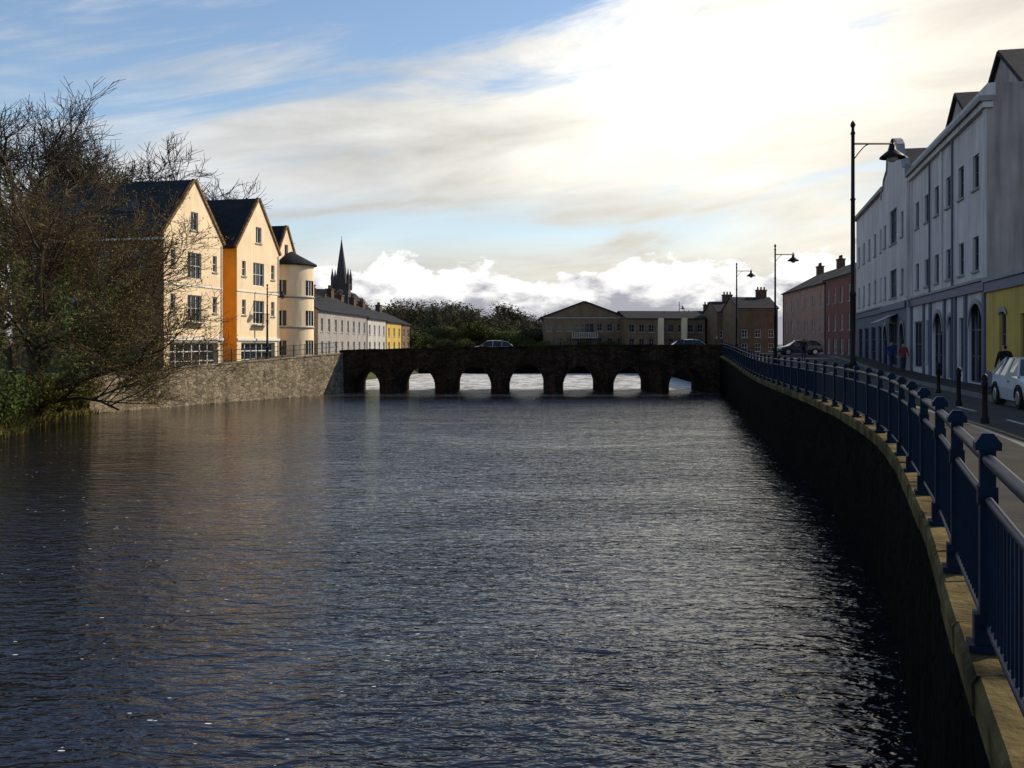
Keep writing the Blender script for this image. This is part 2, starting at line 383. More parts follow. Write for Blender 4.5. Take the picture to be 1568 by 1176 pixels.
pt=nz(.09,1,1.8,3,.2,.8); ptr=N.new('ShaderNodeMapRange'); ptr.inputs['From Min'].default_value=.35; ptr.inputs['From Max'].default_value=.65; ptr.inputs['To Min'].default_value=.7; ptr.inputs['To Max'].default_value=1.35; L.new(pt,ptr.inputs['Value'])
h=ma('ADD',ma('MULTIPLY',ma('ADD',ma('MULTIPLY',a1,.22),ma('ADD',ma('MULTIPLY',a2,.15),ma('MULTIPLY',a4,.04))),ptr.outputs[0]),ma('MULTIPLY',a3,.22))
bp=N.new('ShaderNodeBump'); bp.inputs['Strength'].default_value=1; bp.inputs['Distance'].default_value=.34; L.new(h,bp.inputs['Height']); L.new(bp.outputs[0],bs.inputs['Normal'])
mp=N.new('ShaderNodeMapping'); mp.inputs['Scale'].default_value=(.8,2.2,1); L.new(geo.outputs['Position'],mp.inputs['Vector'])
vo=N.new('ShaderNodeTexVoronoi'); vo.inputs['Scale'].default_value=3.6; L.new(mp.outputs[0],vo.inputs['Vector'])
sp=N.new('ShaderNodeSeparateColor'); L.new(vo.outputs['Color'],sp.inputs[0])
pat=nz(.30,1,1.6,3)
thr=ma('MULTIPLY',ma('GREATER_THAN',ma('ADD',sp.outputs[0],ma('MULTIPLY',pat,1.5)),1.50),.085)
near=ma('LESS_THAN',vo.outputs['Distance'],ma('MULTIPLY',thr,ma('ADD',.4,sp.outputs[1])))
spy=N.new('ShaderNodeSeparateXYZ'); L.new(geo.outputs['Position'],spy.inputs[0])
rr=N.new('ShaderNodeMapRange'); rr.inputs['From Min'].default_value=80; rr.inputs['From Max'].default_value=100; L.new(spy.outputs[1],rr.inputs['Value'])
rap=nz(1.4,.40,2.2,6,0,1.0)
rap2=N.new('ShaderNodeMapRange'); rap2.inputs['From Min'].default_value=.44; rap2.inputs['From Max'].default_value=.56; L.new(rap,rap2.inputs['Value'])
rsq=ma('MULTIPLY',rr.outputs[0],rr.outputs[0])
foam=ma('MAXIMUM',ma('MULTIPLY',near,.8),ma('MULTIPLY',rsq,rap2.outputs[0]))
df=N.new('ShaderNodeBsdfDiffuse'); df.inputs['Color'].default_value=(.78,.78,.78,1)
ms=N.new('ShaderNodeMixShader'); L.new(foam,ms.inputs[0]); L.new(bs.outputs[0],ms.inputs[1]); L.new(df.outputs[0],ms.inputs[2])
L.new(ms.outputs[0],N['Material Output'].inputs['Surface']); MT['water']=m
b=B(); b.grid([[(-40,-5,0),(40,-5,0)],[(-40,150,0),(40,150,0)]],'water'); b.make('river_water',False)

# ---------------------------------------------------------------- stone bridge
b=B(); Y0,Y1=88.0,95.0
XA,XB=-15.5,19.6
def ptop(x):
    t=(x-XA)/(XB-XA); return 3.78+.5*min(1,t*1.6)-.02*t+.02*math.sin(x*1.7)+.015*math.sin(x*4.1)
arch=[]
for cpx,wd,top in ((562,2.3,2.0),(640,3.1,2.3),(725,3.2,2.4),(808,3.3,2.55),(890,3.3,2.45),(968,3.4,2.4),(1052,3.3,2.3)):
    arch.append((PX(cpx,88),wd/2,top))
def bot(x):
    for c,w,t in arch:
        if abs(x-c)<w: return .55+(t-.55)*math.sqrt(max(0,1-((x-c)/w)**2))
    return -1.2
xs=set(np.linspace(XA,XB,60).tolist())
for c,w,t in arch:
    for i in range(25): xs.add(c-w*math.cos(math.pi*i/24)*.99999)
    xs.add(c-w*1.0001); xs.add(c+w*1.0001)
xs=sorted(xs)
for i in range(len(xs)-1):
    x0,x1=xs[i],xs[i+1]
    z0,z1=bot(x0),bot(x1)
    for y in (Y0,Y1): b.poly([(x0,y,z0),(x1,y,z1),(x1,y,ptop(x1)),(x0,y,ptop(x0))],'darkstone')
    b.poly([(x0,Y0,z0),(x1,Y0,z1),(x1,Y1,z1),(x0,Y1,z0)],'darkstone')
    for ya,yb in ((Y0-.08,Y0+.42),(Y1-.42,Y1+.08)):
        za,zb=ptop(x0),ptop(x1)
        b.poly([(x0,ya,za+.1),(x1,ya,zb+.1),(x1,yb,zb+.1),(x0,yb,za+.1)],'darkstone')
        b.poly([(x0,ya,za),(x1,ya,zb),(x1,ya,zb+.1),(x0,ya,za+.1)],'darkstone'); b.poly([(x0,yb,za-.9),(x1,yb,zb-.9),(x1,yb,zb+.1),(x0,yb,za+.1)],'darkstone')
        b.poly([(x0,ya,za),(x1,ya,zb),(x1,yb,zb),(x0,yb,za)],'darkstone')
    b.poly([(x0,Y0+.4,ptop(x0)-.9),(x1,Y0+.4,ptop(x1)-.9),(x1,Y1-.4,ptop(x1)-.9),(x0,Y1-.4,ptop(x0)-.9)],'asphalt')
for c,w,t in arch:
    for i in range(15):
        t0,t1=math.pi*i/15+.012,math.pi*(i+1)/15-.012
        f=lambda a,r:(c+(w+r)*math.cos(a),.55+(t-.55+r)*math.sin(a))
        q=[f(t0,-.02),f(t1,-.02),f(t1,.36),f(t0,.36)]
        b.poly([(x,Y0-.05,z) for x,z in q],'darkstone')
        b.poly([(q[0][0],Y0-.05,q[0][1]),(q[1][0],Y0-.05,q[1][1]),(q[1][0],Y0+.1,q[1][1]),(q[0][0],Y0+.1,q[0][1])],'darkstone')
for i in range(len(arch)-1):
    c=(arch[i][0]+arch[i][1]+arch[i+1][0]-arch[i+1][1])/2; hw=(arch[i+1][0]-arch[i+1][1]-arch[i][0]-arch[i][1])/2+.03
    for (s,y0) in ((-1,Y0-.01),(1,Y1+.01)):
        A=(c-hw,y0,-1.2);Bp=(c+hw,y0,-1.2);C=(c,y0+s*1.3,-1.2)
        A2,B2,C2=[(p[0],p[1],1.25) for p in (A,Bp,C)]; T=(c,y0,2.3)
        b.poly([A,C,C2,A2],'darkstone'); b.poly([C,Bp,B2,C2],'darkstone'); b.poly([A2,C2,T],'darkstone'); b.poly([C2,B2,T],'darkstone')
b.make('stone_arch_bridge',False)

# ---------------------------------------------------------------- left apartments
LF=Fr(-25.06,72,.25,1,-1,.25); E=EYE
b=B()
def lwing(u0,u1):
    um=(u0+u1)/2; W=u1-u0
    ws=[]
    for za,zb in ((E+5.7,E+7.0),(E+2.45,E+3.75)):
        ws+= [Wn(u0+1.15,.62,za,zb,nx=1,ny=2),Wn(u1-1.1,.62,za,zb,nx=1,ny=2)]
        ws+= [Wn(um,1.9,za-.7,zb,nx=3,ny=2,sill=False)]
    ws+=[dict(u=(u0+.7,u1-.7),z=(2.4,E+.15),nx=6,ny=3,rec=.3,sill=False,fw=.14)]
    wall(b,LF,u0,u1,1.2,E+8.2,0,ws,'cream')
    gable(b,LF,u0,u1,E+8.2,E+12.5,0,'cream',hole=(um-.5,um+.5,E+8.7,E+10.1),nx=2,ny=1)
    roof_v(b,LF,u0,u1,.12,13,E+8.2,E+12.5)
    for s in (-1,1):
        ue=um+s*(W/2+.2)
        b.slab([LF.p(ue,-.12,E+8.2-.25),LF.p(um,-.12,E+12.5),LF.p(um,.118,E+12.5),LF.p(ue,.118,E+8.2-.25)],.22,'brownbrick')
    b.box(LF,u0-.05,u1+.05,-.12,-.003,E+.3,E+.5,'white'); b.box(LF,u0,u1,-.06,-.003,E+4.4,E+4.5,'white')
    b.box(LF,um-1.15,um+1.15,-.5,-.003,E+1.62,E+1.70,'white')
    for hh in np.arange(um-1.1,um+1.11,.15): b.tube([LF.p(hh,-.45,E+1.70),LF.p(hh,-.45,E+2.6)],[.015,.015],4,'black',False)
    b.tube([LF.p(um-1.1,-.45,E+2.62),LF.p(um+1.1,-.45,E+2.62)],[.03,.03],5,'black')
    b.tube([LF.p(u1-.15,-.07,E+7.9),LF.p(u1-.15,-.07,2.2)],[.05,.05],6,'white')
lwing(-.9,7.1); lwing(9.4,16.7)
def sidewall(u,v0,v1,z0,z1,k,wins,neg=False):
    fr=LF.side(u,v0,neg); wall(b,fr,0,v1-v0,z0,z1,0,wins,k)
sw=[Wn(x,1.0,za,za+1.3) for x in (2,5,8,11) for za in (E+5.6,E+2.4,E-.9)]
sidewall(-.9,0,13,1.2,E+8.2,'brownbrick',sw)
b.box(LF.side(-.9,0),-.1,13.2,-.3,-.003,E+7.6,E+7.75,'white')
for vv,uu in ((3.5,1.0),(8,1.0)):
    sl=(12.5-8.2)/4.0
    q=[LF.p(uu-.5,vv,E+8.2+sl*(uu-.5+.9)+.2),LF.p(uu+.5,vv,E+8.2+sl*(uu+.5+.9)+.2),LF.p(uu+.5,vv+1.1,E+8.2+sl*(uu+.5+.9)+.2),LF.p(uu-.5,vv+1.1,E+8.2+sl*(uu-.5+.9)+.2)]
    b.slab(q,.06,'glass')
sidewall(7.1,0,1.6,1.2,E+8.2,'amber',[],True); sidewall(9.4,0,1.6,1.2,E+8.2,'amber',[]); sidewall(16.7,0,1.6,1.2,E+8.2,'cream',[],True)
for (ua,ub) in ((7.1,9.4),(16.7,18.0)):
    wall(b,LF,ua,ub,E+1.0,E+8.9,1.6,[Wn((ua+ub)/2,.7,za,za+1.3,nx=1) for za in (E+6.2,E+3.2)],'amber')
    b.box(LF,ua+.003,ub-.003,1.3,1.59,E-.1,E+1.0,'orange')
    wall(b,LF,ua,ub,1.2,E-.1,1.6,[dict(u=(ua+.2,ub-.2),z=(2.3,E-.3),nx=3,ny=3,fk='orange',sill=False,fw=.12)],'orange')
    b.slab([LF.p(ua,1.3,E+8.9),LF.p(ub,1.3,E+8.9),LF.p(ub,6.5,E+11.8),LF.p(ua,6.5,E+11.8)],.15,'slate')
    b.box(LF,ua+.1,ub-.1,1.2,1.32,E+8.7,E+8.85,'white')
    b.slab([LF.p(ua+.6,2.2,E+9.65),LF.p(ub-.6,2.2,E+9.65),LF.p(ub-.6,3.3,E+10.27),LF.p(ua+.6,3.3,E+10.27)],.1,'cornice')
roof_u(b,LF,5,22,3.2,10.5,E+8.6,E+11.6)
u0,u1=17.6,22.4
wall(b,LF,u0,24.6,1.2,E+7.2,.9,[Wn(23.5,.8,z,z+1.2) for z in (E+5,E+2,E-1)],'cream')
gable(b,LF,u0,u1,E+7.2,E+11.0,.9,'cream',hole=(19.6,20.3,E+8.3,E+9.3),nx=1,ny=1)
roof_v(b,LF,u0,u1,1.0,12,E+7.2,E+11)
for s in (-1,1):
    um=(u0+u1)/2; ue=um+s*(2.4+.2); b.slab([LF.p(ue,.78,E+6.9),LF.p(um,.78,E+11),LF.p(um,.99,E+11),LF.p(ue,.99,E+6.9)],.2,'brownbrick')
b.slab([LF.p(22.2,.8,E+7.2),LF.p(24.8,.8,E+7.2),LF.p(24.8,6,E+8.9),LF.p(22.2,6,E+8.9)],.15,'slate')
b.poly([LF.p(24.6,.9,1.2),LF.p(24.6,9,1.2),LF.p(24.6,9,E+7.2),LF.p(24.6,.9,E+7.2)],'cream')
c=LF.p(20.3,.55,0); Rr=2.05; nseg=28
def tring(z0,z1,r,k): b.lathe((c[0],c[1],0),[(r,z0),(r,z1)],nseg,k)
levels=[1.2,E-1.0,E+.35,E+1.7,E+3.1,E+4.5,E+5.9,E+7.3]
for i in range(7):
    if i%2==0: tring(levels[i],levels[i+1],Rr,'cream')
    else:
        tring(levels[i],levels[i+1],Rr-.14,'glass')
        for z in (levels[i],levels[i+1]): b.lathe((c[0],c[1],z),[(Rr-.14,-.002),(Rr,-.002)],nseg,'white')
        for j in range(nseg):
            t=2*math.pi*j/nseg
            solid=(j%7) in (0,1,2,3)
            if solid: b.lathe((c[0],c[1],0),[(Rr-.001,levels[i]),(Rr-.001,levels[i+1])],1,'cream',a0=t,a1=t+2*math.pi/nseg)
            else:
                x=c[0]+(Rr-.1)*math.cos(t); y=c[1]+(Rr-.1)*math.sin(t); b.tube([(x,y,levels[i]),(x,y,levels[i+1])],[.05,.05],4,'white',False)
    if i in (1,3,5): b.lathe((c[0],c[1],levels[i]),[(Rr+.002,-.25),(Rr+.1,-.22),(Rr+.1,-.1),(Rr+.002,-.08)],nseg,'cornice')
b.lathe((c[0],c[1],E+7.3),[(Rr,0),(Rr+.3,0),(Rr+.3,.15),(.1,1.35),(0,1.4)],nseg,'slate')
b.make('riverside_apartment_building')

# ---------------------------------------------------------------- row of houses far left
base=Fr(PX(487,100),100,.06,1,-1,.06)
b=house('w',base,24,8,3.2,E+3.5,2.2,'greyhouse',[(8,.95,E+1.3,E+2.7,0),(8,.95,E-1.1,E+.3,.1)],(3,12,21)); b.make('terraced_house')
x,y,_=base.p(24.2,0,0)
b=house('w',Fr(x,y,.07,1,-1,.07),12,8,3.2,E+3.3,1.9,'palehouse',[(4,.95,E+1.2,E+2.5,0),(4,1.1,E-1.1,E+.3,0)],(2,9)); b.make('terraced_house')
x,y,_=Fr(x,y,.07,1,-1,.07).p(12.2,0,0)
b=house('w',Fr(x,y,.1,1,-1,.1),10,8,3.2,E+3.1,1.8,'yellow',[(3,.95,E+1.1,E+2.3,0),(3,1.1,E-1.1,E+.3,0)],(2,)); b.make('terraced_house')
x,y,_=Fr(x,y,.1,1,-1,.1).p(10.2,0,0)
b=house('w',Fr(x,y,.1,1,-1,.1),6,8,3.2,E+3,1.8,'tan',[(2,.95,E+1.1,E+2.3,0),(2,1.1,E-1.1,E+.3,0)],(2,)); b.make('terraced_house')
b=house('w',Fr(PX(478,112)-8,112,1,0.1,-.1,1),9,9,3.2,E+3.9,2.6,'tan',[(3,.9,E+1.3,E+2.5,0)],(5,)); b.make('gabled_house')

# church
b=B(); d=220; cx=PX(523,d); z0=3; zt=PZ(437,d); fr=Fr(cx,d,1,0,0,1); hw=1.75
wall(b,fr,-hw,hw,z0,zt,-hw,[Wn(0,1.0,zt-4.5,zt-1.2,nx=2,ny=1,arch=.5,gk='glass',fk='spirestone')],'spirestone')
b.box(fr,-hw,hw,-hw+.2,hw,z0,zt,'spirestone'); b.box(fr,-hw-.15,hw+.15,-hw-.15,hw+.15,zt,zt+.35,'spirestone')
b.lathe((cx,d,zt+.35),[(1.45,0),(.85,4.5),(.05,PZ(366,d)-zt-.35)],8,'spirestone',False)
b.tube([(cx,d,PZ(366,d)-.1),(cx,d,PZ(361,d))],[.06,.04],5,'black')
for a in (-1,1):
    for c2 in (-1,1):
        b.lathe((cx+a*hw,d+c2*hw,zt-1),[(.36,0),(.36,2.3),(.42,2.35),(.03,4.8)],6,'spirestone',False)
nb=Fr(cx-4,d+1,1,0,0,1)
b.box(nb,0,8,1,18,z0,zt-5,'spirestone'); roof_v(b,nb,0,8,1,18,zt-5,zt-1.0); gable(b,nb,0,8,zt-5,zt-1.0,1,'spirestone')
b.make('church_with_spire')

# ---------------------------------------------------------------- centre buildings
d=150; x0=PX(833,d); x1=PX(957,d); fr=Fr(x0,d,1,0,0,1); Lx=x1-x0; b=B()
WD=dict(fk='cornice',fw=.05)
ws=[Wn(Lx*(i+.5)/8,.8,za,za+1.15,**WD) for i in range(8) for za in (E+2.0,E-.2) if not (i in (3,4) and za>E)]
ws+=[dict(u=(Lx/2-1.5,Lx/2+1.5),z=(E+1.8,E+3.2),nx=4,ny=2,**WD)]
wall(b,fr,0,Lx,1.5,E+4.1,0,ws,'tan'); b.poly([fr.p(0,0,1.5),fr.p(0,14,1.5),fr.p(0,14,E+4.1),fr.p(0,0,E+4.1)],'tan')
b.poly([fr.p(Lx,0,1.5),fr.p(Lx,14,1.5),fr.p(Lx,14,E+4.1),fr.p(Lx,0,E+4.1)],'tan')
gable(b,fr,0,Lx,E+4.1,E+6.4,0,'tan'); roof_v(b,fr,0,Lx,-.3,14,E+4.1,E+6.4,oh=.5,t=.25)
b.box(fr,-.2,Lx+.2,-.15,-.003,E+3.95,E+4.12,'cornice')
b.box(fr,Lx/2-2,Lx/2+2,-.9,-.003,E+.9,E+1.1,'cornice')
for u in np.arange(Lx/2-1.9,Lx/2+2,.35): b.tube([fr.p(u,-.85,E+1.1),fr.p(u,-.85,E+1.8)],[.03,.03],4,'white',False)
b.make('gabled_civic_building')
d=146; fr=Fr(PX(957,d)+.3,d,1,.12,-.12,1); b=B(); Lx=12
ws=[Wn(Lx*(i+.5)/8,.8,za,za+1.15,**WD) for i in range(8) for za in (E+1.8,E-.3)]
wall(b,fr,0,Lx,1.5,E+3.8,0,ws,'tan'); b.box(fr,0,Lx,.3,10,1.5,E+3.8,'tan'); roof_u(b,fr,-.2,Lx+.2,0,10,E+3.8,E+5.0)
for u in (4.7,8.3): b.box(fr,u,u+.8,-.5,-.003,1.5,E+3.9,'cream')
b.make('office_building')
for px0,px1,d,ey,k in ((1072,1100,150,492,'palehouse'),(1098,1132,142,478,'tan'),(1130,1192,134,472,'tan')):
    x0=PX(px0,d); L_=PX(px1,d)-x0
    b=house('t',Fr(x0,d,1,.05,-.05,1),L_,8,3.2,PZ(ey,d),1.6,k,[(max(2,int(L_/1.6)),.8,E+.9,E+2.0,0),(max(2,int(L_/1.6)),.8,E-1,E+.1,0)],(L_*.8,)); b.make('town_house')

# ---------------------------------------------------------------- right street buildings
RF=Fr(19.4,40,.236,1,1,-.236); b=B(); zg=2.5
LA,LB,LC=18.6,29.4,47.5; ea=E+9.9
WK=dict(fk='bluegrey',fw=.06)
ws=[]
for i in range(6):
    u=2.0+2.9*i
    ws+=[Wn(u,1.1,E+6.65,E+8.1,nx=1,ny=2,**WK),Wn(u,1.1,E+3.15,E+4.6,nx=1,ny=2,**WK)]
wall(b,RF,0,LA,E+2.6,ea,0,ws,'lilac')
gw=[dict(u=(.7,3.3),z=(2.75,E+1.75),arch=1.0,nx=2,ny=3,fk='door',sill=False),Wn(4.9,1.0,3.3,5.6,nx=1,**WK),
    dict(u=(6.6,7.9),z=(2.75,E+1.35),nx=1,ny=2,fk='door',sill=False,arch=.65),dict(u=(9.2,11.6),z=(2.75,E+1.6),arch=1.0,nx=2,ny=3,fk='door',sill=False),
    Wn(13.2,1.2,3.4,5.7,nx=1,**WK),dict(u=(14.6,17.6),z=(3.1,E+1.3),nx=3,ny=2,fk='door',sill=False)]
wall(b,RF,0,LA,zg-.5,E+2.2,0,gw,'lilac')
b.box(RF,-.05,LA,-.16,.0,E+2.2,E+2.6,'bluefascia'); b.box(RF,-.05,LC,-.24,-.003,E+2.603,E+2.72,'cornice')
for u in (.35,3.8,6.0,8.5,12.2,14.2,18.2): b.box(RF,u-.2,u+.2,-.1,-.003,zg,E+2.19,'bluegrey')
for u in (0.25,9.3,18.3): b.box(RF,u-.22,u+.22,-.07,-.003,E+2.73,ea-.2,'lilac')
b.box(RF,-.25,LA+.05,-.35,.2,ea,ea+.22,'cornice'); b.box(RF,-.15,LA,-.2,.2,ea-.25,ea-.003,'lilac'); b.box(RF,-.1,LA,.0,.3,ea+.223,ea+.75,'lilac')
for u in (6.5,12.3): b.tube([RF.p(u,-.08,ea-.3),RF.p(u,-.08,zg)],[.05,.05],6,'bluegrey')
es=RF.side(0,0); wall(b,es,0,14,zg-.5,ea+.75,0,[],'endwall')
b.poly([RF.p(0,14,zg),RF.p(LC,14,zg),RF.p(LC,14,ea),RF.p(0,14,ea)],'endwall')
for a,c2,pk in ((.2,8.6,ea+3.1),(8.9,18.4,ea+3.5)):
    gable(b,RF,a,c2,ea+.6,pk,1.6,'endwall'); roof_v(b,RF,a,c2,1.4,13,ea+.6,pk,t=.2)
ws=[Wn(24,3.0,E+6.5,E+8.7,nx=4,ny=3,**WK),Wn(24,3.0,E+3.0,E+4.8,nx=4,ny=2,**WK)]
for u in (20.3,27.7): ws+=[Wn(u,1.0,E+6.6,E+8.1,nx=1,**WK),Wn(u,1.0,E+3.1,E+4.6,nx=1,**WK)]
vB=-.25
wall(b,RF,LA,LB,E+2.6,ea+.2,vB,ws,'lilac')
gw=[dict(u=(19.4,21.4),z=(2.75,E+1.3),nx=1,ny=3,fk='door',sill=False,arch=.9),dict(u=(22.2,25.8),z=(3.0,E+1.4),nx=4,ny=2,fk='door',sill=False),dict(u=(26.6,28.6),z=(2.75,E+1.3),nx=1,ny=3,fk='door',sill=False,arch=.9)]
wall(b,RF,LA,LB,zg-.5,E+2.2,vB,gw,'bluegrey'); b.box(RF,LA,LB,vB-.12,vB,E+2.2,E+2.6,'bluefascia')
b.poly([RF.p(LA,vB,zg),RF.p(LA,.01,zg),RF.p(LA,.01,ea+.2),RF.p(LA,vB,ea+.2)],'lilac')
prof=[(-5.4,0),(-5.4,.5),(-4.4,.55),(-4.0,1.1),(-3.2,1.35),(-2.6,1.5),(-2.3,2.3),(-1.6,2.7),(-.8,2.95),(0,3.1)]
prof=prof+[(-a,z) for a,z in prof[-2::-1]]
for i in range(len(prof)-1):
    (a,za),(c2,zc)=prof[i],prof[i+1]
    if abs(c2-a)>1e-3: b.poly([RF.p(24+a,vB,ea+.2),RF.p(24+c2,vB,ea+.2),RF.p(24+c2,vB,ea+.2+zc),RF.p(24+a,vB,ea+.2+za)],'lilac')
    b.slab([RF.p(24+a,vB-.1,ea+.2+za),RF.p(24+c2,vB-.1,ea+.2+zc),RF.p(24+c2,vB+.35,ea+.2+zc),RF.p(24+a,vB+.35,ea+.2+za)],.12,'cornice')
roof_v(b,RF,LA+.8,LB-.8,.2,13,ea,ea+2.6)
b.slab([RF.p(22,vB-.02,E+1.9),RF.p(26,vB-.02,E+1.9),RF.p(26,vB-1.2,E+1.35),RF.p(22,vB-1.2,E+1.35)],.04,'bluefascia')
ec=ea+.9
ws=[]
for i in range(5):
    u=LB+2+3.5*i; ws+=[Wn(u,1.1,E+6.65,E+8.3,nx=1,**WK),Wn(u,1.1,E+3.15,E+4.8,nx=1,**WK)]
wall(b,RF,LB,LC,E+2.6,ec,0,ws,'lilac')
wall(b,RF,LB,LC,zg-.5,E+2.2,0,[dict(u=(LB+1+4.2*i,LB+3.6+4.2*i),z=(2.9,E+1.3),nx=2,ny=3,fk='door',sill=False) for i in range(4)],'bluegrey')
b.box(RF,LB,LC,-.12,0,E+2.2,E+2.6,'bluefascia'); b.box(RF,LB,LC+.2,-.3,.1,ec,ec+.25,'cornice')
b.poly([RF.p(LB,0,ea),RF.p(LB,12,ea),RF.p(LB,12,ec),RF.p(LB,0,ec)],'lilac')
b.poly([RF.p(LC,0,zg-.5),RF.p(LC,12,zg-.5),RF.p(LC,12,ec),RF.p(LC,0,ec)],'lilac')
roof_u(b,RF,LB,LC,.4,12,ec+.1,ec+2.0)
b.make('white_commercial_building')
b=B(); gw=[]
for i in range(7):
    u=-2.6-3.0*i
    gw+=[dict(u=(u-.5,u+.5),z=(3.9,E+1.25),nx=1,ny=2,arch=.12,fk='bluegrey')]
    if i%3==1: gw[-1]=dict(u=(u-.55,u+.55),z=(2.75,E+1.1),nx=1,ny=2,fk='door',sill=False)
wall(b,RF,-26,-.02,zg-.5,E+2.1,-.03,gw,'yellow')
b.box(RF,-26,-.02,-.14,0.1,E+2.1,E+2.5,'bluefascia'); b.box(RF,-26,-.02,-.22,.15,E+2.503,E+2.6,'cornice')
b.poly([RF.p(-26,0,zg),RF.p(-26,9,zg),RF.p(-26,9,E+2.5),RF.p(-26,0,E+2.5)],'yellow'); b.slab([RF.p(-26,.1,E+2.3),RF.p(-.05,.1,E+2.3),RF.p(-.05,9,E+2.3),RF.p(-26,9,E+2.3)],.1,'slate')
b.box(RF,-26,-.02,-.07,-.033,zg,3.3,'bluegrey')
b.make('yellow_shop_building')
f1=Fr(PX(1306,93),93,.10,1,1,-.10)
b=house('r',f1,12,9,3.2,E+6.8,2.4,'red',[(4,1.0,E+4.2,E+5.8,0),(4,1.0,E+1.4,E+3,0),(4,1.3,E-1.0,E+.5,0)],(.8,)); b.make('red_terraced_house')
x,y,_=f1.p(12.1,0,0); f2=Fr(x,y,.09,1,1,-.09)
b=house('r',f2,24,9,3.2,E+6.6,2.4,'pink',[(6,1.0,E+4.0,E+5.5,0),(6,1.0,E+1.3,E+2.8,0),(6,1.3,E-1.0,E+.4,0)],(.9,12,23)); b.make('pink_terraced_house')
p=f2.p(3.4,4,E+9); b=B(); b.tube([p,(p[0],p[1],p[2]+2.8)],[.03,.025],5,'hub')
for i in range(6):
    zz=p[2]+2.1+.1*i; b.tube([(p[0]-.45+.04*i,p[1],zz),(p[0]+.45-.04*i,p[1],zz)],[.018,.018],4,'hub')
b.tube([(p[0],p[1]-.4,p[2]+1.7),(p[0],p[1]+.5,p[2]+1.7)],[.02,.02],4,'hub'); b.make('tv_aerial')

# ---------------------------------------------------------------- street lamps
def lamp(x,y,z,H,s=1,arm=1.25):
    b=B(); c=(x,y,z)
    b.lathe(c,[(.2,0),(.2,.12),(.15,.18),(.13,1.0),(.15,1.05),(.095,1.15),(.085,3.2),(.11,3.25),(.11,3.32),(.075,3.4),(.065,H*.72),(.09,H*.72+.04),(.06,H*.72+.1),(.055,H-.35),(.08,H-.3),(.05,H-.22),(.045,H-.12),(.085,H-.04),(.06,H+.05),(.0,H+.12)],12,'black')
    za=z+H-.62
    b.tube([(x,y,za),(x+arm+.1,y,za)],[.035,.03],8,'black',cap=True)
    pts=[(x+.03+.55*t,y,za-.5+.5*math.sin(t*math.pi/2)) for t in np.linspace(0,1,8)]
    b.tube(pts,[.018]*8,6,'black')
    lx=x+arm; lc=(lx,y,za)
    b.lathe(lc,[(.03,.14),(.05,.08),(.03,.03),(.05,0),(.09,-.06),(.10,-.18),(.2,-.26),(.37,-.40),(.40,-.46),(.36,-.46),(.2,-.36),(0,-.33)],20,'black')
    b.lathe(lc,[(.17,-.40),(.16,-.5),(.09,-.57),(0,-.59)],14,'lampglass')
    return b.make('street_lamp')
for px,d,top in ((1306,31,190),(1187,68,376),(1128,85,404)):
    H=PZ(top,d)-ZG(d); lamp(PX(px,d),d,ZG(d),H)
for px,d,top in ((1040,163,463),(1017,150,477)): lamp(PX(px,d),d,3.2,PZ(top,d)-3.2,arm=.6)
lamp(PX(407,84),84.5,ZL(84),PZ(436,84)-ZL(84),arm=1.3)

for px,d in ((1508,21),(1468,27),(1437,34)):
    b=B(); x=PX(px,d); z=ZG(d)
    b.lathe((x,d,z),[(.09,0),(.09,.1),(.06,.16),(.055,.8),(.075,.84),(.05,.9),(.07,.96),(.05,1.04),(0,1.07)],12,'black'); b.make('bollard')

